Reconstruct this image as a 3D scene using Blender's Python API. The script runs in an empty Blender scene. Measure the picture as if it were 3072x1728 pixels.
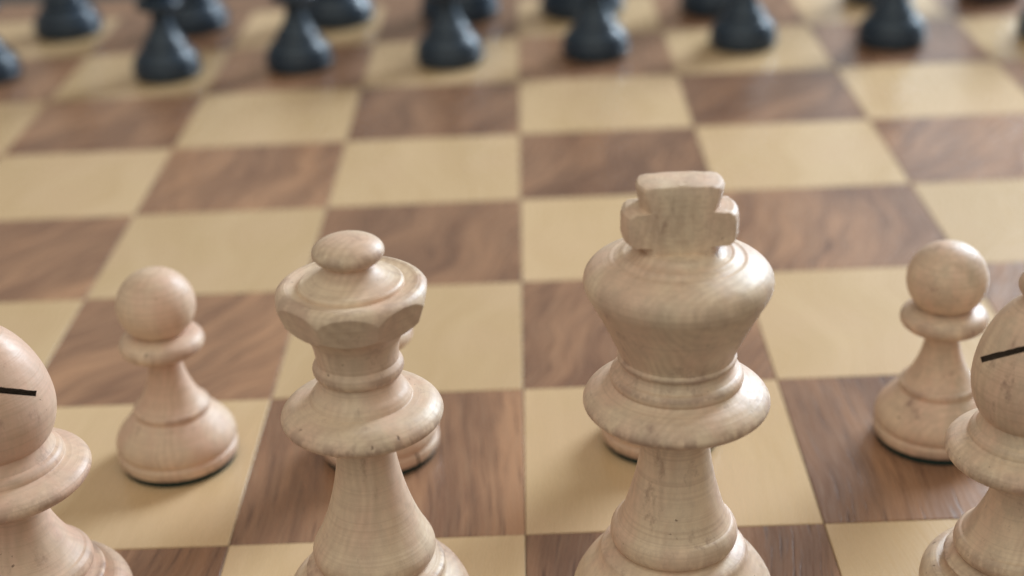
import bpy, bmesh, math, random
from mathutils import Vector, Matrix

# ------------------------------------------------------------------ camera, world, lights, exposure
S = 0.057                      # metres per board square; layout below is in squares (a1 corner = origin)
scn = bpy.context.scene
col = scn.collection

cam_d = bpy.data.cameras.new('camera')
cam = bpy.data.objects.new('camera', cam_d)
col.objects.link(cam)
cam.location = (4.08376 * S, -3.24923 * S, 2.92465 * S)
cam.rotation_euler = (1.12886, 0.04426, -0.00022)
cam_d.sensor_width = 36.0
cam_d.lens = 4550.958 / 3072 * 36.0
cam_d.clip_start = 0.01
cam_d.clip_end = 50
cam_d.dof.use_dof = True
cam_d.dof.focus_distance = 4.42 * S
cam_d.dof.aperture_fstop = 11.5
scn.camera = cam

world = bpy.data.worlds.new('World')
scn.world = world
world.use_nodes = True
bg = world.node_tree.nodes['Background']
bg.inputs['Color'].default_value = (1.0, 0.89, 0.75, 1)
bg.inputs['Strength'].default_value = 0.28


def area_lamp(name, centre, target, sx, sy, radiance, color):
    """a pane of the window beside the table; centre, target and size in squares"""
    d = bpy.data.lights.new(name, 'AREA')
    d.shape = 'RECTANGLE'
    d.size, d.size_y, d.color = sx * S, sy * S, color
    d.energy = radiance * math.pi * sx * sy * S * S
    o = bpy.data.objects.new(name, d)
    col.objects.link(o)
    c, t = Vector(centre) * S, Vector(target) * S
    o.location = c
    o.rotation_euler = (t - c).to_track_quat('-Z', 'Y').to_euler()
    return o


# the window in the wall behind the table, to the right: dim near pane on the left, bright panes on the right and above
area_lamp('window_left_pane', (9.1, 16.0, 3.2), (9.1, 0.0, 3.2), 2.6, 7.2, 0.55, (0.62, 0.83, 1.0))
area_lamp('window_right_pane', (16.8, 16.0, 2.2), (16.8, 0.0, 2.2), 8.4, 5.4, 4.2, (0.62, 0.84, 1.0))
area_lamp('window_upper_pane', (21.6, 20.5, 13.8), (18.5, 0.0, 8.0), 12.2, 13.2, 24.0, (0.74, 0.88, 1.0))
# pale ceiling of the room, lit by the day outside
area_lamp('ceiling_bounce', (2.0, -11.0, 18.0), (4.0, 2.0, 0), 34.0, 28.0, 0.68, (0.95, 1.0, 0.90))

scn.view_settings.view_transform = 'Standard'
scn.view_settings.look = 'None'
scn.view_settings.exposure = 0.28
scn.view_settings.gamma = 1.0
scn.view_settings.use_curve_mapping = False
scn.render.engine = 'CYCLES'
scn.cycles.use_denoising = True
scn.cycles.max_bounces = 8

random.seed(7)


# ------------------------------------------------------------------ node helpers
class NT:
    def __init__(self, name):
        self.m = bpy.data.materials.new(name)
        self.m.use_nodes = True
        self.t = self.m.node_tree
        self.b = self.t.nodes['Principled BSDF']

    def n(self, typ, **kw):
        nd = self.t.nodes.new(typ)
        for k, v in kw.items():
            if k.startswith('i_'):
                nd.inputs[k[2:].replace('_', ' ')].default_value = v
            else:
                setattr(nd, k, v)
        return nd

    def l(self, a, b):
        self.t.links.new(a, b)

    def val(self, x, sock):
        if hasattr(x, 'is_output'):
            self.l(x, sock)
        else:
            sock.default_value = x

    def math(self, op, a, b=0.0, clamp=False):
        nd = self.n('ShaderNodeMath', operation=op, use_clamp=clamp)
        self.val(a, nd.inputs[0])
        self.val(b, nd.inputs[1])
        return nd.outputs[0]

    def vmath(self, op, a, b):
        nd = self.n('ShaderNodeVectorMath', operation=op)
        self.val(a, nd.inputs[0])
        if op == 'SCALE':
            self.val(b, nd.inputs['Scale'])
        else:
            self.val(b, nd.inputs[1])
        return nd.outputs[0]

    def mix(self, f, a, b, blend='MIX'):
        nd = self.n('ShaderNodeMix', data_type='RGBA', blend_type=blend)
        self.val(f, nd.inputs[0])
        for x, i in ((a, 6), (b, 7)):
            if isinstance(x, tuple) and len(x) == 3:
                x = x + (1,)
            self.val(x, nd.inputs[i])
        return nd.outputs[2]

    def noise(self, vec, scale, detail=4, rough=0.55, dist=0.0):
        nd = self.n('ShaderNodeTexNoise')
        self.l(vec, nd.inputs['Vector'])
        nd.inputs['Scale'].default_value = scale
        nd.inputs['Detail'].default_value = detail
        nd.inputs['Roughness'].default_value = rough
        nd.inputs['Distortion'].default_value = dist
        return nd.outputs['Fac']

    def ramp(self, f, lo, hi, a=0.0, b=1.0):
        nd = self.n('ShaderNodeMapRange', interpolation_type='SMOOTHSTEP')
        self.l(f, nd.inputs['Value'])
        for k, v in (('From Min', lo), ('From Max', hi), ('To Min', a), ('To Max', b)):
            nd.inputs[k].default_value = v
        return nd.outputs[0]

    def attr(self, name, kind='OBJECT'):
        nd = self.n('ShaderNodeAttribute', attribute_type=kind, attribute_name=name)
        return nd.outputs['Fac']

    def bump(self, h, dist, strength=1.0, normal=None):
        nd = self.n('ShaderNodeBump')
        nd.inputs['Strength'].default_value = strength
        nd.inputs['Distance'].default_value = dist
        self.l(h, nd.inputs['Height'])
        if normal is not None:
            self.l(normal, nd.inputs['Normal'])
        return nd.outputs[0]


def local_coords(nt, seed_attr=True):
    """object coordinates in squares, shifted by a per-object seed"""
    tc = nt.n('ShaderNodeTexCoord')
    v = nt.vmath('SCALE', tc.outputs['Object'], 1.0 / S)
    if seed_attr:
        s = nt.attr('seed')
        cx = nt.n('ShaderNodeCombineXYZ')
        nt.l(nt.math('MULTIPLY', s, 7.31), cx.inputs[0])
        nt.l(nt.math('MULTIPLY', s, 3.77), cx.inputs[1])
        nt.l(nt.math('MULTIPLY', s, 5.19), cx.inputs[2])
        w = nt.vmath('ADD', v, cx.outputs[0])
    else:
        w = v
    return v, w


def veneer(name, kind):
    nt = NT(name)
    tc = nt.n('ShaderNodeTexCoord')
    v = nt.vmath('SCALE', tc.outputs['Object'], 1.0 / S)
    rot = nt.n('ShaderNodeVectorRotate', rotation_type='Z_AXIS')
    nt.l(v, rot.inputs['Vector'])
    nt.l(nt.attr('grain'), rot.inputs['Angle'])
    s = nt.attr('seed')
    cx = nt.n('ShaderNodeCombineXYZ')
    nt.l(nt.math('MULTIPLY', s, 7.31), cx.inputs[0])
    nt.l(nt.math('MULTIPLY', s, 3.77), cx.inputs[1])
    nt.l(nt.math('MULTIPLY', s, 1.19), cx.inputs[2])
    w = nt.vmath('ADD', rot.outputs[0], cx.outputs[0])
    # slow waviness of the fibres
    wob = nt.noise(w, 1.3, 2, 0.5)
    wx = nt.n('ShaderNodeCombineXYZ')
    nt.l(nt.math('MULTIPLY', nt.math('SUBTRACT', wob, 0.5), nt.attr('wave')), wx.inputs[0])
    w = nt.vmath('ADD', w, wx.outputs[0])
    broad = nt.noise(nt.vmath('MULTIPLY', w, (4.2, 0.75, 1)), 1.0, 3, 0.55, 0.6)
    streak = nt.noise(nt.vmath('MULTIPLY', w, (26, 1.3, 1)), 1.0, 4, 0.6)
    fibre = nt.noise(nt.vmath('MULTIPLY', w, (120, 5, 1)), 1.0, 3, 0.6)
    pore = nt.noise(nt.vmath('MULTIPLY', w, (90, 3.0, 1)), 1.0, 2, 0.5)
    blot = nt.noise(w, 2.2, 2, 0.5)
    tone = nt.attr('tone')
    if kind == 'dark':
        c = nt.mix(nt.ramp(broad, 0.34, 0.66), (0.168, 0.086, 0.053), (0.335, 0.180, 0.103))
        c = nt.mix(nt.ramp(streak, 0.40, 0.68, 0.0, 0.55), c, (0.125, 0.066, 0.042))
        c = nt.mix(nt.ramp(blot, 0.35, 0.7, 0.0, 0.35), c, (0.275, 0.152, 0.092))
        c = nt.mix(nt.ramp(fibre, 0.45, 0.75, 0.0, 0.35), c, (0.300, 0.180, 0.110))
        c = nt.mix(nt.ramp(pore, 0.58, 0.68, 0.0, 0.6), c, (0.060, 0.030, 0.022))
        c = nt.mix(1.0, c, nt.mix(tone, (1.00, 0.98, 0.98), (1.34, 1.33, 1.30)), 'MULTIPLY')
        rough = nt.ramp(fibre, 0.3, 0.7, 0.24, 0.33)
        h = nt.math('SUBTRACT', nt.math('MULTIPLY', fibre, 0.35), nt.ramp(pore, 0.60, 0.68))
        bd = 0.00007
    else:
        c = nt.mix(nt.ramp(broad, 0.3, 0.7), (0.590, 0.408, 0.230), (0.655, 0.468, 0.280))
        c = nt.mix(nt.ramp(streak, 0.35, 0.7, 0.0, 0.35), c, (0.566, 0.392, 0.216))
        c = nt.mix(nt.ramp(blot, 0.4, 0.68, 0.0, 0.45), c, (0.640, 0.442, 0.278))
        c = nt.mix(nt.ramp(fibre, 0.35, 0.75, 0.0, 0.30), c, (0.536, 0.370, 0.206))
        c = nt.mix(1.0, c, nt.mix(tone, (0.90, 0.885, 0.855), (1.02, 1.005, 0.985)), 'MULTIPLY')
        rough = nt.ramp(fibre, 0.3, 0.7, 0.24, 0.31)
        h = nt.math('MULTIPLY', fibre, 0.5)
        bd = 0.00004
    nt.l(c, nt.b.inputs['Base Color'])
    nt.l(rough, nt.b.inputs['Roughness'])
    nt.l(nt.bump(h, bd, 0.22 if kind == 'dark' else 0.5), nt.b.inputs['Normal'])
    nt.b.inputs['IOR'].default_value = 1.5
    return nt.m


def boxwood():
    """old turned boxwood: cream with pinkish heart, growth lines, handling grime"""
    nt = NT('boxwood')
    v, w = local_coords(nt)
    big = nt.noise(nt.vmath('MULTIPLY', w, (1, 1, 0.40)), 5.5, 3, 0.60, 0.0)
    pink = nt.ramp(big, 0.36, 0.66)
    tint = nt.attr('tint')                       # 0 cream/grey piece .. 1 pink piece
    pk = nt.math('ADD', nt.math('MULTIPLY', pink, 0.68), nt.math('MULTIPLY', tint, 0.50), True)
    c = nt.mix(pk, (0.760, 0.590, 0.420), (0.705, 0.455, 0.335))
    # growth rings: thin sheets round a pith far off the axis
    ring_d = nt.n('ShaderNodeVectorMath', operation='LENGTH')
    off = nt.vmath('ADD', nt.vmath('MULTIPLY', v, (1, 1, 0.06)), (0.55, -0.35, 0.0))
    jig = nt.noise(w, 3.0, 2, 0.5)
    nt.l(off, ring_d.inputs[0])
    rr = nt.math('ADD', nt.math('MULTIPLY', ring_d.outputs['Value'], 40.0), nt.math('MULTIPLY', jig, 9.0))
    line = nt.math('ADD', nt.math('MULTIPLY', nt.math('SINE', nt.math('MULTIPLY', rr, 6.2832)), 0.5), 0.5)
    line = nt.math('MULTIPLY', line, nt.ramp(nt.noise(w, 6.0, 2), 0.38, 0.62, 0.15, 1.0))
    c = nt.mix(nt.math('MULTIPLY', line, 0.30), c, (0.470, 0.310, 0.205))
    # long fibre mottling
    fib = nt.noise(nt.vmath('MULTIPLY', w, (38, 38, 5)), 1.0, 4, 0.6)
    c = nt.mix(nt.ramp(fib, 0.45, 0.72, 0.0, 0.25), c, (0.500, 0.365, 0.270))
    # grey handling film in cloudy patches
    film = nt.noise(nt.vmath('MULTIPLY', w, (1, 1, 0.6)), 12.0, 8, 0.76, 0.0)
    grey = nt.attr('grey')
    c = nt.mix(nt.math('MULTIPLY', nt.ramp(film, 0.38, 0.68, 0.0, 0.80), grey), c, (0.465, 0.360, 0.265))
    # purple-brown stains, mostly on the worn rims
    rim = nt.attr('rim', 'GEOMETRY')
    st = nt.noise(nt.vmath('MULTIPLY', w, (1, 1, 0.55)), 13.0, 7, 0.74, 0.0)
    a1 = nt.math('MULTIPLY', nt.ramp(st, 0.44, 0.57), nt.math('MULTIPLY', rim, 0.62))
    a2 = nt.math('MULTIPLY', nt.ramp(st, 0.55, 0.71, 0.0, 0.58), nt.math('ADD', nt.math('MULTIPLY', grey, 0.9), 0.5))
    c = nt.mix(nt.math('MAXIMUM', a1, a2), c, (0.255, 0.150, 0.120))
    # knocks: small dark specks
    sp = nt.noise(w, 42.0, 2, 0.5)
    spm = nt.ramp(nt.noise(w, 8.0, 1), 0.50, 0.62)
    c = nt.mix(nt.math('MULTIPLY', nt.ramp(sp, 0.70, 0.76, 0.0, 0.75), spm), c, (0.100, 0.055, 0.040))
    nt.l(c, nt.b.inputs['Base Color'])
    nt.l(nt.ramp(film, 0.3, 0.7, 0.37, 0.54), nt.b.inputs['Roughness'])
    # marks of the turning tool: they depend on radius and height only
    sx = nt.n('ShaderNodeSeparateXYZ')
    nt.l(v, sx.inputs[0])
    rad = nt.math('SQRT', nt.math('ADD', nt.math('MULTIPLY', sx.outputs[0], sx.outputs[0]), nt.math('MULTIPLY', sx.outputs[1], sx.outputs[1])))
    rz = nt.n('ShaderNodeCombineXYZ')
    nt.l(rad, rz.inputs[0])
    nt.l(sx.outputs[2], rz.inputs[1])
    tool = nt.noise(rz.outputs[0], 95.0, 3, 0.6)
    c = nt.mix(nt.ramp(tool, 0.46, 0.70, 0.0, 0.36), c, (0.480, 0.330, 0.235))
    nt.l(c, nt.b.inputs['Base Color'])
    h = nt.math('ADD', nt.math('MULTIPLY', fib, 0.4), nt.math('MULTIPLY', nt.noise(w, 16.0, 3), 1.0))
    h = nt.math('ADD', h, nt.math('MULTIPLY', tool, 0.8))
    h = nt.math('SUBTRACT', h, nt.math('MULTIPLY', nt.math('MULTIPLY', nt.ramp(sp, 0.70, 0.76), spm), 0.6))
    nt.l(nt.bump(h, 0.00016, 0.55), nt.b.inputs['Normal'])
    nt.b.inputs['IOR'].default_value = 1.5
    nt.b.inputs['Specular IOR Level'].default_value = 0.34
    return nt.m


def ebonised():
    nt = NT('black_paint')
    v, w = local_coords(nt)
    big = nt.noise(w, 6.0, 4, 0.6)
    rim = nt.attr('rim', 'GEOMETRY')
    c = nt.mix(nt.ramp(big, 0.35, 0.7), (0.015, 0.029, 0.050), (0.020, 0.037, 0.062))  # black paint lifted to blue-grey, the far rows' haze put into its colour
    c = nt.mix(nt.math('MULTIPLY', rim, nt.ramp(nt.noise(w, 14, 4), 0.5, 0.7, 0.0, 0.35)), c, (0.07, 0.06, 0.055))
    nt.l(c, nt.b.inputs['Base Color'])
    nt.l(nt.ramp(big, 0.3, 0.7, 0.26, 0.36), nt.b.inputs['Roughness'])
    nt.b.inputs['IOR'].default_value = 1.46
    nt.l(nt.bump(nt.noise(w, 30.0, 3), 0.00012, 0.5), nt.b.inputs['Normal'])
    return nt.m


def simple(name, rgb, rough, scale=60.0, amt=0.3, bump=0.0001):
    nt = NT(name)
    v, w = local_coords(nt, False)
    f = nt.noise(v, scale, 4, 0.6)
    dk = tuple(x * (1 - amt) for x in rgb)
    lt = tuple(min(1, x * (1 + amt)) for x in rgb)
    nt.l(nt.mix(f, dk, lt), nt.b.inputs['Base Color'])
    nt.b.inputs['Roughness'].default_value = rough
    nt.l(nt.bump(f, bump, 0.6), nt.b.inputs['Normal'])
    return nt.m


M_DARK = veneer('walnut_veneer', 'dark')
M_LIGHT = veneer('maple_veneer', 'light')
M_BOX = boxwood()
M_BLACK = ebonised()
M_FELT = simple('green_felt', (0.010, 0.030, 0.026), 0.95, 120, 0.4, 0.0003)
M_CUT = simple('saw_cut', (0.300, 0.215, 0.165), 0.85, 80, 0.4, 0.0002)
M_CORE = simple('board_core', (0.10, 0.06, 0.035), 0.6)
M_TABLE = simple('table_paint', (0.030, 0.036, 0.038), 0.45, 3.0, 0.25)


# ------------------------------------------------------------------ object helpers
def link(name, mesh, parent=None, **props):
    o = bpy.data.objects.new(name, mesh)
    col.objects.link(o)
    o.parent = parent
    for k, v in props.items():
        o[k] = v
    return o


def thing(name, label, cat, loc, rotz=0.0, group=None, tilt=(0, 0)):
    o = bpy.data.objects.new(name, None)
    col.objects.link(o)
    o.empty_display_size = 0.01
    o.location = Vector(loc) * S
    o.rotation_euler = (tilt[0], tilt[1], rotz)
    o['label'] = label
    o['category'] = cat
    if group:
        o['group'] = group
    return o


def mesh_from(name, verts, faces, mat, smooth=True, rim=None, sharp=None):
    me = bpy.data.meshes.new(name)
    me.from_pydata([(x * S, y * S, z * S) for x, y, z in verts], [], faces)
    me.materials.append(mat)
    if smooth:
        me.polygons.foreach_set('use_smooth', [True] * len(me.polygons))
        if sharp:
            me.set_sharp_from_angle(angle=math.radians(sharp))
    if rim is not None:
        a = me.attributes.new('rim', 'FLOAT', 'POINT')
        a.data.foreach_set('value', rim)
    me.update()
    return me


def catmull(pts, n=9):
    """smooth run through the points (centripetal), n samples per span"""
    if len(pts) == 2:
        (r0, z0), (r1, z1) = pts
        return [(r0 + (r1 - r0) * i / 4, z0 + (z1 - z0) * i / 4) for i in range(5)]
    P = [Vector(p) for p in pts]
    P = [P[0] * 2 - P[1]] + P + [P[-1] * 2 - P[-2]]
    out = []
    for i in range(1, len(P) - 2):
        p0, p1, p2, p3 = P[i - 1:i + 3]
        t0 = 0.0
        t1 = t0 + max((p1 - p0).length, 1e-6) ** 0.5
        t2 = t1 + max((p2 - p1).length, 1e-6) ** 0.5
        t3 = t2 + max((p3 - p2).length, 1e-6) ** 0.5
        for k in range(n):
            t = t1 + (t2 - t1) * k / n
            a1 = p0 * ((t1 - t) / (t1 - t0)) + p1 * ((t - t0) / (t1 - t0))
            a2 = p1 * ((t2 - t) / (t2 - t1)) + p2 * ((t - t1) / (t2 - t1))
            a3 = p2 * ((t3 - t) / (t3 - t2)) + p3 * ((t - t2) / (t3 - t2))
            b1 = a1 * ((t2 - t) / (t2 - t0)) + a2 * ((t - t0) / (t2 - t0))
            b2 = a2 * ((t3 - t) / (t3 - t1)) + a3 * ((t - t1) / (t3 - t1))
            c = b1 * ((t2 - t) / (t2 - t1)) + b2 * ((t - t1) / (t2 - t1))
            out.append((max(c.x, 0.0), c.y))
    out.append(tuple(pts[-1]))
    return out


def sample(segments, n=9):
    prof = []
    for s in segments:
        q = catmull(s, n)
        if prof and (Vector(prof[-1]) - Vector(q[0])).length < 1e-5:
            q = q[1:]
        prof += q
    return prof


def convexity(prof):
    """0..1 how convex and worn each profile point is (rims, beads), from its turning over a short arc"""
    out = []
    P = [Vector(p) for p in prof]
    for i, p in enumerate(P):
        a = b = p
        j = i
        while j > 0 and (p - a).length < 0.022:
            j -= 1
            a = P[j]
        j = i
        while j < len(P) - 1 and (p - b).length < 0.022:
            j += 1
            b = P[j]
        u, w = p - a, b - p
        if u.length < 1e-5 or w.length < 1e-5:
            out.append(0.0)
            continue
        turn = math.atan2(u.x * w.y - u.y * w.x, u.dot(w))
        out.append(max(0.0, min(1.0, turn / 1.2)))
    return out


def lathe(name, segments, mat, segs=96, n=9, cuts=None):
    """turn a profile given bottom to top in squares; cuts = function(x, y, z) -> (x, y, z)"""
    prof = sample(segments, n)
    cv = convexity(prof)
    verts, faces, rim, rows = [], [], [], []
    for (r, z), c in zip(prof, cv):
        if r < 1e-4:
            rows.append([len(verts)] * segs)
            verts.append((0, 0, z))
            rim.append(c)
        else:
            rows.append(list(range(len(verts), len(verts) + segs)))
            for k in range(segs):
                a = 2 * math.pi * k / segs
                p = (r * math.cos(a), r * math.sin(a), z)
                verts.append(cuts(*p) if cuts else p)
                rim.append(c)
    for i in range(len(rows) - 1):
        for k in range(segs):
            a, b = rows[i][k], rows[i][(k + 1) % segs]
            d, e = rows[i + 1][k], rows[i + 1][(k + 1) % segs]
            f = [a]
            for q in (b, e, d):
                if q not in f:
                    f.append(q)
            if len(f) > 2:
                faces.append(f)
    return mesh_from(name, verts, faces, mat, True, rim, 13 if cuts else None)


def saw(me, box_mesh_obj):
    """cut a saw kerf out of a mesh; the kerf walls keep the cutter's material"""
    o = bpy.data.objects.new('tmp', me)
    col.objects.link(o)
    md = o.modifiers.new('b', 'BOOLEAN')
    md.operation = 'DIFFERENCE'
    md.solver = 'EXACT'
    md.material_mode = 'TRANSFER'
    md.object = box_mesh_obj
    dg = bpy.context.evaluated_depsgraph_get()
    new = bpy.data.meshes.new_from_object(o.evaluated_get(dg), preserve_all_data_layers=True, depsgraph=dg)
    new.set_sharp_from_angle(angle=math.radians(45))
    bpy.data.objects.remove(o)
    bpy.data.objects.remove(box_mesh_obj)
    return new


def cutter(cx, cy, cz, sx, sy, sz, rot, rag=0.0, n=40):
    """a blade-shaped block, ragged along its upper side where the teeth tore the wood"""
    rr = random.Random(int(abs(cx) * 1e4))
    v, f = [], []
    for i in range(n + 1):
        x = sx * (i / n - 0.5)
        top = sz / 2 + (rr.uniform(-rag, rag) if 0 < i < n else 0)
        v += [(x, -sy / 2, -sz / 2), (x, sy / 2, -sz / 2), (x, sy / 2, top), (x, -sy / 2, top)]
    for i in range(n):
        a, b = 4 * i, 4 * i + 4
        for k in range(4):
            m = (k + 1) % 4
            f.append((a + k, a + m, b + m, b + k))
    f += [(3, 2, 1, 0), (4 * n, 4 * n + 1, 4 * n + 2, 4 * n + 3)]
    R = rot.to_3x3()
    v = [tuple(R @ Vector(p) + Vector((cx, cy, cz))) for p in v]
    me = mesh_from('cutter', v, f, M_CUT, False)
    bm_ = bmesh.new()
    bm_.from_mesh(me)
    bmesh.ops.recalc_face_normals(bm_, faces=bm_.faces[:])
    bm_.to_mesh(me)
    bm_.free()
    o = bpy.data.objects.new('cutter', me)
    col.objects.link(o)
    return o


# ------------------------------------------------------------------ the table and the board
TH = 0.34                                         # board thickness in squares
BW = 0.565                                        # border width
bm = bmesh.new()
bmesh.ops.create_cube(bm, size=1.0)
bmesh.ops.scale(bm, vec=(1.5, 1.1, 0.03), verts=bm.verts)
bmesh.ops.bevel(bm, geom=bm.edges[:], offset=0.004, segments=2, affect='EDGES')
me = bpy.data.meshes.new('table_top')
bm.to_mesh(me)
bm.free()
me.materials.append(M_TABLE)
table = link('table_top', me)
table.location = (4 * S, 4 * S, -TH * S - 0.015)
table['kind'] = 'structure'
table['label'] = 'dark table top under the chess board'

board = thing('chess_board', 'wooden chess board with inlaid maple and walnut squares and walnut border',
              'chess board', (0, 0, -TH))


def slab(x0, x1, y0, y1, z0, z1, ch):
    v = [(x0, y0, z0), (x1, y0, z0), (x1, y1, z0), (x0, y1, z0),
         (x0, y0, z1 - ch), (x1, y0, z1 - ch), (x1, y1, z1 - ch), (x0, y1, z1 - ch),
         (x0 + ch, y0 + ch, z1), (x1 - ch, y0 + ch, z1), (x1 - ch, y1 - ch, z1), (x0 + ch, y1 - ch, z1)]
    f = [(3, 2, 1, 0)]
    for k in range(4):
        j = (k + 1) % 4
        f += [(k, j, 4 + j, 4 + k), (4 + k, 4 + j, 8 + j, 8 + k)]
    f.append((8, 9, 10, 11))
    return v, f


v, f = slab(-BW + 0.02, 8 + BW - 0.02, -BW + 0.02, 8 + BW - 0.02, 0, TH - 0.03, 0.005)
link('core', mesh_from('core', v, f, M_CORE, False), board)

# four mitred border strips
q = 0.0012
for k in range(4):
    a = math.pi / 2 * k
    L = 8.0
    pts = [(-4 - BW + q, -4 - BW), (4 + BW - q, -4 - BW), (4 - q, -4 - q), (-4 + q, -4 - q)]
    ch = 0.012
    ins = [(-4 - BW + q + 2.4 * ch, -4 - BW + ch), (4 + BW - q - 2.4 * ch, -4 - BW + ch), (4 - q - ch * 0.1, -4 - q), (-4 + q + ch * 0.1, -4 - q)]
    v = [(x, y, 0.0) for x, y in pts] + [(x, y, TH - ch) for x, y in pts[:2]] + [(x, y, TH) for x, y in pts[2:]] + [(x, y, TH) for x, y in ins[:2]]
    f = [(3, 2, 1, 0), (0, 1, 5, 4), (1, 2, 6, 9, 5), (2, 3, 7, 6), (3, 0, 4, 8, 7), (4, 5, 9, 8), (8, 9, 6, 7)]
    o = link('border', mesh_from('border', v, f, M_DARK, False), board, seed=0.17 + 0.21 * k, grain=math.pi / 2, tone=0.35, wave=0.3)
    o.location = Vector((4, 4, 0)) * S
    o.rotation_euler = (0, 0, a)

hg = 0.5 - 0.0013
v, f = slab(-hg, hg, -hg, hg, -0.028, 0.0, 0.0022)
tile = {0: mesh_from('square_dark', v, f, M_DARK, False), 1: mesh_from('square_light', v, f, M_LIGHT, False)}
rs = random.Random(11)
for j in range(8):
    for i in range(8):
        k = (i + j) % 2
        near = j < 2
        ang = rs.uniform(-0.06, 0.14) if near else rs.uniform(0.12, 0.75)
        if k == 1:
            ang = rs.uniform(-0.12, 0.2)
        o = link('square', tile[k], board, seed=rs.random(), grain=ang, tone=rs.random(), wave=0.10 if near else 0.55)
        o.location = Vector((i + 0.5, j + 0.5, TH + rs.uniform(-0.0006, 0.0006))) * S

# ------------------------------------------------------------------ piece profiles (radius, height in squares, bottom to top)
FELT_H = 0.023


def felt(r):
    return [[(0, 0.0005), (r, 0.0005)], [(r, 0.0005), (r, FELT_H)], [(r, FELT_H), (0, FELT_H)]]


def pawn_parts():
    p = {}
    p['base'] = [[(0.0, 0.020), (0.203, 0.020)],
                 [(0.203, 0.020), (0.215, 0.028), (0.2185, 0.044), (0.217, 0.062), (0.209, 0.071)],
                 [(0.209, 0.071), (0.2165, 0.083), (0.2175, 0.102), (0.207, 0.132), (0.183, 0.164), (0.156, 0.192), (0.136, 0.208)]]
    p['stem'] = [[(0.136, 0.208), (0.1385, 0.220), (0.136, 0.232), (0.126, 0.240)],
                 [(0.126, 0.240), (0.108, 0.262), (0.088, 0.300), (0.070, 0.350), (0.059, 0.400), (0.055, 0.430)]]
    p['collar'] = [[(0.055, 0.430), (0.085, 0.436), (0.125, 0.449), (0.147, 0.467), (0.1515, 0.486), (0.143, 0.506), (0.120, 0.521), (0.095, 0.529), (0.083, 0.531)]]
    R, zc = 0.139, 0.632
    a0 = math.asin(-0.103 / R)
    ball = []
    for k in range(13):
        a = a0 + (math.pi / 2 - a0) * k / 12
        ball.append((max(R * math.cos(a), 0), zc + 0.97 * R * math.sin(a)))
    p['head'] = [[(0.083, 0.531), ball[0]], ball]
    return p


def major_base(R, k=1.0, top=(0.165, 0.305)):
    """low rim, groove, then the bell that rises to the first bead"""
    tr, tz = top
    return [[(0.0, 0.012), (R - 0.016, 0.012)],
            [(R - 0.016, 0.012), (R - 0.003, 0.026), (R, 0.050), (R - 0.003, 0.074), (R - 0.012, 0.086)],
            [(R - 0.012, 0.086), (R - 0.004, 0.100), (R - 0.002, 0.130), (R - 0.012, 0.165), (R - 0.040, 0.213 * k),
             (R - 0.080, tz - 0.046), (tr + 0.046, tz - 0.020), (tr + 0.018, tz - 0.006), (tr, tz)]]


def king_parts():
    p = {}
    p['base'] = major_base(0.304, 1.0, (0.166, 0.308))
    p['stem'] = [[(0.166, 0.308), (0.180, 0.320), (0.1865, 0.340), (0.184, 0.362), (0.174, 0.380), (0.166, 0.386)],
                 [(0.166, 0.386), (0.160, 0.394), (0.151, 0.412), (0.132, 0.470), (0.112, 0.550), (0.0995, 0.630), (0.094, 0.700), (0.094, 0.728)]]
    p['collar'] = [[(0.094, 0.728), (0.120, 0.734), (0.190, 0.747), (0.242, 0.761), (0.2600, 0.775), (0.2640, 0.789), (0.256, 0.806), (0.228, 0.829), (0.198, 0.843), (0.184, 0.852)],
                   [(0.184, 0.852), (0.187, 0.862), (0.185, 0.875), (0.176, 0.884), (0.169, 0.887)],
                   [(0.169, 0.887), (0.160, 0.897), (0.1565, 0.908), (0.158, 0.916)]]
    p['crown'] = [[(0.158, 0.916), (0.1655, 0.921), (0.1665, 0.930), (0.161, 0.937)],
                  [(0.161, 0.937), (0.166, 0.952), (0.190, 1.005), (0.215, 1.058), (0.239, 1.103), (0.2545, 1.133), (0.2595, 1.156), (0.2555, 1.178), (0.240, 1.198), (0.214, 1.214), (0.186, 1.226)],
                  [(0.186, 1.226), (0.176, 1.227), (0.165, 1.232)],
                  [(0.165, 1.232), (0.152, 1.240), (0.142, 1.241)],
                  [(0.142, 1.241), (0.128, 1.245), (0.117, 1.253)],
                  [(0.117, 1.253), (0.108, 1.258), (0.095, 1.260), (0.0, 1.260)]]
    return p


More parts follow.
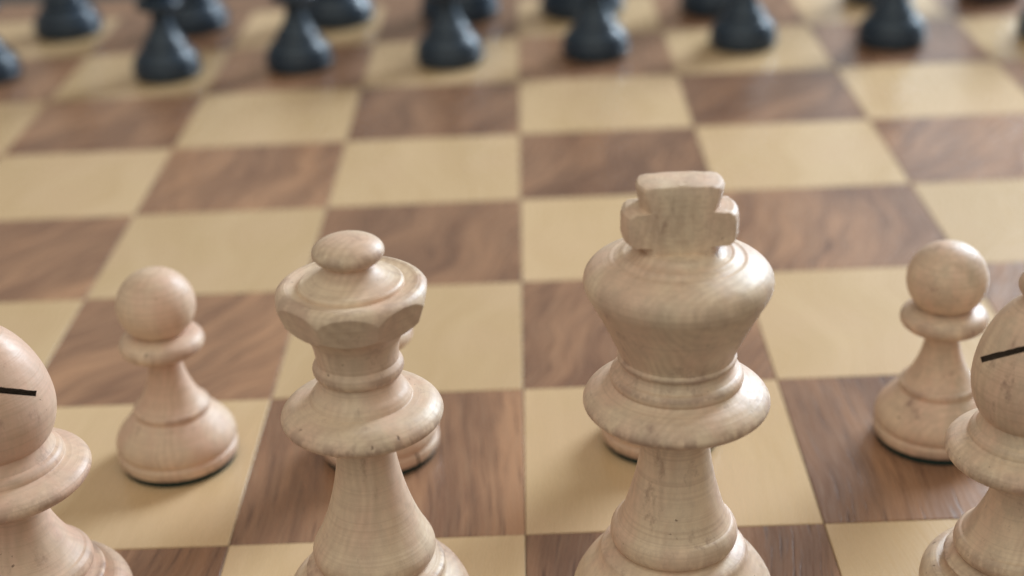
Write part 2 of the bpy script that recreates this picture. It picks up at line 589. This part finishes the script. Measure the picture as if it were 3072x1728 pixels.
def queen_parts():
    p = {}
    p['base'] = major_base(0.287, 1.0, (0.160, 0.285))
    p['stem'] = [[(0.160, 0.285), (0.174, 0.296), (0.1815, 0.316), (0.180, 0.338), (0.170, 0.362), (0.154, 0.392), (0.130, 0.450), (0.106, 0.530), (0.089, 0.615), (0.081, 0.690), (0.081, 0.722)]]
    p['collar'] = [[(0.081, 0.722), (0.105, 0.728), (0.165, 0.740), (0.209, 0.755), (0.2270, 0.769), (0.2310, 0.784), (0.223, 0.801), (0.199, 0.820), (0.168, 0.829), (0.146, 0.834)],
                   [(0.146, 0.834), (0.141, 0.846), (0.135, 0.856), (0.122, 0.872), (0.114, 0.892), (0.112, 0.905)]]
    p['crown'] = [[(0.112, 0.905), (0.121, 0.912), (0.1275, 0.926), (0.127, 0.940), (0.120, 0.952), (0.1165, 0.957)],
                  [(0.1165, 0.957), (0.118, 0.985), (0.126, 1.020), (0.142, 1.046), (0.158, 1.064)],
                  [(0.158, 1.064), (0.178, 1.076), (0.198, 1.096), (0.2105, 1.122), (0.2135, 1.146), (0.208, 1.169), (0.196, 1.182), (0.183, 1.187)],
                  [(0.183, 1.187), (0.162, 1.183), (0.147, 1.181)],
                  [(0.147, 1.181), (0.144, 1.191), (0.138, 1.196)],
                  [(0.138, 1.196), (0.122, 1.200), (0.098, 1.211), (0.076, 1.226), (0.062, 1.244)]]
    fin = []
    for k in range(15):
        a = -0.86 + (math.pi / 2 + 0.86) * k / 14
        fin.append((max(0.0985 * math.cos(a), 0), 1.280 + 0.0450 * math.sin(a)))
    p['finial'] = [[(0.062, 1.244), fin[0]], fin]
    return p


def bishop_parts():
    p = {}
    p['base'] = major_base(0.272, 0.90, (0.160, 0.238))
    p['stem'] = [[(0.160, 0.238), (0.174, 0.248), (0.1815, 0.264), (0.179, 0.284), (0.169, 0.298), (0.160, 0.303)],
                 [(0.160, 0.303), (0.143, 0.325), (0.118, 0.372), (0.097, 0.425), (0.084, 0.480), (0.079, 0.532)]]
    p['collar'] = [[(0.079, 0.532), (0.110, 0.540), (0.175, 0.550), (0.214, 0.563), (0.2285, 0.579), (0.2305, 0.595), (0.219, 0.613), (0.190, 0.629), (0.169, 0.637)],
                   [(0.169, 0.637), (0.1675, 0.648), (0.160, 0.660), (0.149, 0.667)],
                   [(0.149, 0.667), (0.143, 0.680), (0.139, 0.692), (0.137, 0.702)]]
    p['mitre'] = [[(0.137, 0.702), (0.150, 0.718), (0.166, 0.755), (0.1755, 0.805), (0.173, 0.855), (0.161, 0.910), (0.138, 0.968), (0.106, 1.020), (0.074, 1.054), (0.054, 1.068)]]
    fin = []
    for k in range(13):
        a = -0.75 + (math.pi / 2 + 0.75) * k / 12
        fin.append((max(0.074 * math.cos(a), 0), 1.108 + 0.052 * math.sin(a)))
    p['finial'] = [[(0.054, 1.068), fin[0]], fin]
    return p


def rook_parts():
    p = {}
    p['base'] = major_base(0.245, 0.86, (0.150, 0.225))
    p['stem'] = [[(0.150, 0.225), (0.162, 0.236), (0.162, 0.256), (0.150, 0.268)],
                 [(0.150, 0.268), (0.128, 0.330), (0.114, 0.420), (0.110, 0.500), (0.116, 0.560)]]
    p['collar'] = [[(0.116, 0.560), (0.150, 0.568), (0.164, 0.584), (0.150, 0.600), (0.130, 0.604)]]
    p['turret'] = [[(0.130, 0.604), (0.140, 0.630), (0.158, 0.660), (0.166, 0.675)],
                   [(0.166, 0.675), (0.168, 0.780)], [(0.168, 0.780), (0.128, 0.780)], [(0.128, 0.780), (0.126, 0.720)], [(0.126, 0.720), (0.0, 0.715)]]
    return p


# queen's coronet: eight flats cut round the rim
def queen_cut(x, y, z):
    r = math.hypot(x, y)
    if z < 1.070 or r < 0.165:
        return x, y, z
    a = math.atan2(y, x)
    step = math.pi / 4
    k = round((a - QROT) / step)
    d = a - QROT - k * step
    lim = (0.1935 + 0.32 * (z - 1.130)) / math.cos(d)
    if r > lim:
        return x * lim / r, y * lim / r, z
    return x, y, z


QROT = math.radians(-43)


def king_cross(mat):
    tf, tb = 0.070, 0.052                        # flat front and back
    prof = [(0.128, 1.222), (0.124, 1.234), (0.108, 1.250), (0.103, 1.262), (0.103, 1.279),
            (0.142, 1.282), (0.153, 1.290), (0.158, 1.306), (0.158, 1.352), (0.154, 1.367), (0.144, 1.376),
            (0.108, 1.380), (0.108, 1.388), (0.113, 1.405), (0.116, 1.424), (0.1175, 1.437), (0.113, 1.446), (0.100, 1.450), (0.060, 1.4535), (0.0, 1.455)]
    segs = 96
    verts, faces, rows, rim = [], [], [], []
    for i, (r, z) in enumerate(prof):
        if r < 1e-4:
            rows.append([len(verts)] * segs)
            verts.append((0, 0, z))
            rim.append(0.4)
            continue
        rows.append(list(range(len(verts), len(verts) + segs)))
        for k in range(segs):
            a = 2 * math.pi * k / segs
            x, y = r * math.cos(a), r * math.sin(a)
            dz = max(0.0, z - 1.430)
            flare = 0.014 if z < 1.24 else 0.0
            y = max(-(tf - 0.30 * dz + flare), min(tb - 0.3 * dz + flare, y))
            verts.append((x, y, z))
            rim.append(0.30 if z > 1.43 or 1.29 < z < 1.38 and r > 0.13 else 0.1)
    for i in range(len(rows) - 1):
        for k in range(segs):
            a, b = rows[i][k], rows[i][(k + 1) % segs]
            d, e = rows[i + 1][k], rows[i + 1][(k + 1) % segs]
            f = [a]
            for q_ in (b, e, d):
                if q_ not in f:
                    f.append(q_)
            if len(f) > 2:
                faces.append(f)
    faces.append(list(reversed(rows[0])))
    return mesh_from('cross', verts, faces, mat, True, rim, 32)


def horse_head(mat):
    """a knight's head: outline in the y-z plane, thick, thinner towards muzzle and mane"""
    out = [(0.11, 0.30), (0.135, 0.40), (0.15, 0.52), (0.135, 0.66), (0.085, 0.77), (0.035, 0.83), (0.02, 0.885), (-0.015, 0.84),
           (-0.06, 0.80), (-0.10, 0.73), (-0.16, 0.66), (-0.195, 0.60), (-0.19, 0.555), (-0.155, 0.535), (-0.10, 0.565), (-0.05, 0.575),
           (-0.02, 0.55), (-0.045, 0.48), (-0.09, 0.40), (-0.115, 0.30)]
    n = len(out)
    cy = sum(p[0] for p in out) / n
    cz = sum(p[1] for p in out) / n
    verts, faces = [], []
    layers = [(-0.095, 0.55), (-0.085, 0.80), (-0.055, 0.96), (0.0, 1.0), (0.055, 0.96), (0.085, 0.80), (0.095, 0.55)]
    for x, s in layers:
        for y, z in out:
            w = 0.62 if y < -0.10 and z > 0.5 else (0.75 if z > 0.72 else 1.0)
            verts.append((x * w, cy + (y - cy) * s, cz + (z - cz) * (s if z > 0.45 else 1.0)))
    for i in range(len(layers) - 1):
        for k in range(n):
            j = (k + 1) % n
            faces.append((i * n + k, i * n + j, (i + 1) * n + j, (i + 1) * n + k))
    faces.append(list(range(n)))
    faces.append([len(verts) - 1 - k for k in range(n)])
    return mesh_from('horse_head', verts, faces, mat, True, [0.3] * len(verts), 50)


def knight_parts():
    p = {}
    p['base'] = major_base(0.250, 0.86, (0.150, 0.225))
    p['plinth'] = [[(0.150, 0.225), (0.170, 0.236), (0.174, 0.256), (0.160, 0.276)], [(0.160, 0.276), (0.150, 0.310), (0.0, 0.312)]]
    return p


def smooth_bell(kind):
    """the black set is turned plainer: no groove in the base, the bell runs up into the stem"""
    p = dict(PARTS[kind])
    if kind == 'pawn':
        p['base'] = [[(0.0, 0.012), (0.205, 0.012)],
                     [(0.205, 0.012), (0.222, 0.028), (0.226, 0.048), (0.223, 0.066), (0.216, 0.076), (0.220, 0.090), (0.217, 0.112),
                      (0.202, 0.142), (0.178, 0.172), (0.154, 0.196), (0.144, 0.208)]]
        p['stem'] = [[(0.144, 0.208), (0.145, 0.222), (0.136, 0.238), (0.112, 0.266), (0.088, 0.306), (0.069, 0.352), (0.058, 0.400), (0.055, 0.430)]]
        return p
    b = p['base']
    R = b[1][2][0]
    tr, tz = b[2][-1]
    p['base'] = [[(0.0, 0.012), (R - 0.018, 0.012)],
                 [(R - 0.018, 0.012), (R - 0.002, 0.030), (R + 0.004, 0.056), (R, 0.080), (R - 0.007, 0.092), (R - 0.004, 0.110), (R - 0.012, 0.138),
                  (R - 0.036, tz * 0.70), ((R + tr) / 2 - 0.008, tz * 0.86), (tr, tz)]]
    return p


BASE_R = dict(pawn=0.206, king=0.288, queen=0.271, bishop=0.256, rook=0.227, knight=0.232)
PARTS = dict(pawn=pawn_parts(), king=king_parts(), queen=queen_parts(), bishop=bishop_parts(), rook=rook_parts(), knight=knight_parts())
CACHE = {}


def meshes(kind, colour):
    """list of (part name, mesh) for a piece, built once per kind and colour"""
    key = (kind, colour)
    if key in CACHE:
        return CACHE[key]
    mat = M_BOX if colour == 'white' else M_BLACK
    segs, n = (112, 9) if colour == 'white' else (56, 4)
    out = [('felt_pad', lathe('felt_pad', felt(BASE_R[kind]), M_FELT, segs, 3))]
    for name, prof in (PARTS[kind] if colour == 'white' else smooth_bell(kind)).items():
        if kind == 'queen' and name == 'crown':
            out.append((name, lathe(name, prof, mat, 360 if colour == 'white' else 120, n if colour == 'black' else 12, queen_cut)))
        else:
            out.append((name, lathe(name, prof, mat, segs, n)))
    if kind == 'king':
        out.append(('cross', king_cross(mat)))
    if kind == 'knight':
        out.append(('horse_head', horse_head(mat)))
    CACHE[key] = out
    return out


def piece(kind, colour, x, y, label, rotz=0.0, group=None, seed=0.5, tint=0.3, grey=0.5, edit=None, tilt=(0, 0), fat=1.0):
    nm = ('white_' if colour == 'white' else 'black_') + kind
    t = thing(nm, label, 'chess piece', (x, y, 0.002), rotz, group, tilt)
    t.scale = (fat, fat, 1)
    for name, me in meshes(kind, colour):
        if edit and name in edit:
            me = edit[name](me)
        o = link(name, me, t, seed=seed, tint=tint, grey=grey)
        if name == 'cross':
            b = o.modifiers.new('edge', 'BEVEL')
            b.width = 0.0026 * S
            b.segments = 2
            b.limit_method = 'ANGLE'
            b.angle_limit = math.radians(38)
    return t


# ------------------------------------------------------------------ white pieces
def slit(side, end, az, el, slope):
    """saw kerf entering from one side of the mitre (side +1 from +x) and stopping at the point end;
    az, el: how the saw blade was turned and dipped, slope: its fall along the cut"""
    def f(me):
        L = 0.5
        rot = Matrix.Rotation(math.radians(az), 4, 'Z') @ Matrix.Rotation(math.radians(-el), 4, 'X') @ Matrix.Rotation(math.radians(-side * slope), 4, 'Y')
        c = Vector(end) + rot.to_3x3() @ Vector((side * L / 2, -0.17, 0))
        return saw(me.copy(), cutter(c.x, c.y, c.z, L, 0.40, 0.0160, rot, 0.0016))
    return f


def crack(ang, z0, z1):
    def f(me):
        a = math.radians(ang)
        rot = Matrix.Rotation(a, 4, 'Z') @ Matrix.Rotation(0.10, 4, 'X')
        return saw(me.copy(), cutter(0.216 * math.cos(a), 0.216 * math.sin(a), (z0 + z1) / 2, 0.03, 0.009, z1 - z0, rot, 0.0, 2))
    return f


GW = 'white pieces on the near side of the board'
piece('king', 'white', 4.444, 0.50, 'large pale wooden king with a chunky cross on top', 0.02, GW, 0.11, 0.06, 0.55, tilt=(0, 0.014))
piece('queen', 'white', 3.558, 0.50, 'pale wooden queen with a scalloped crown and flattened ball finial', 0.0, GW, 0.37, 0.14, 0.42, tilt=(0, 0.008))
piece('bishop', 'white', 2.505, 0.545, 'pinkish wooden bishop with a saw-cut mitre cropped by the left picture edge', 0.0, GW, 0.83, 0.95, 0.35,
      fat=1.09, tilt=(0, -0.028), edit={'mitre': slit(-1, (0.138, 0, 0.854), 21, 27, 21)})
piece('bishop', 'white', 5.458, 0.475, 'greyish wooden bishop with a saw-cut mitre cropped by the right picture edge', 0.0, GW, 0.59, 0.05, 0.75,
      edit={'mitre': slit(1, (-0.159, 0, 0.884), -18, 27.5, 21)})
GP = 'white pawns in a row behind the white pieces'
piece('pawn', 'white', 2.722, 1.578, 'clean pinkish wooden pawn on a light square between the left bishop and the queen', 0.4, GP, 0.23, 0.55, 0.20)
piece('pawn', 'white', 3.470, 1.580, 'wooden pawn with a cracked base rim, mostly hidden behind the queen', 0.0, GP, 0.71, 0.50, 0.40,
      edit={'base': crack(-46, 0.0, 0.069)})
piece('pawn', 'white', 4.505, 1.590, 'wooden pawn almost wholly hidden behind the large king', 1.1, GP, 0.47, 0.70, 0.40)
piece('pawn', 'white', 5.498, 1.530, 'dirty wooden pawn with a dark-stained ball on a dark square beside the right bishop', 2.2, GP, 0.95, 0.55, 0.95)

# ------------------------------------------------------------------ black pieces
GB = 'black pawns in the front row on the far side'
ordn = ['leftmost', 'second from left', 'third from left', 'fourth from left', 'fifth from left', 'sixth from left', 'seventh from left', 'rightmost']
pawn_xy = [(0.445, 6.550), (1.678, 6.445), (2.547, 6.512), (3.548, 6.478), (4.512, 6.50), (5.495, 6.572), (6.457, 6.481), (7.520, 6.517)]
for k, (x, y) in enumerate(pawn_xy):
    tail = ' of black pieces'
    piece('pawn', 'black', x, y, 'blurred black pawn, %s in the front row%s' % (ordn[k], tail), k * 0.7, GB, 0.05 + 0.11 * k)
back = [('rook', 0.713, 7.60), ('knight', 1.640, 7.59), ('bishop', 2.680, 7.62), ('queen', 3.580, 7.62), ('king', 4.470, 7.61), ('bishop', 5.440, 7.50), ('knight', 6.610, 7.60), ('rook', 7.42, 7.56)]
GR = 'black pieces in the back row on the far side'
for k, (kind, x, y) in enumerate(back):
    piece(kind, 'black', x, y, 'blurred black piece cut off by the top edge, %s in the back row' % ordn[k], 0.0, GR, 0.07 + 0.12 * k)
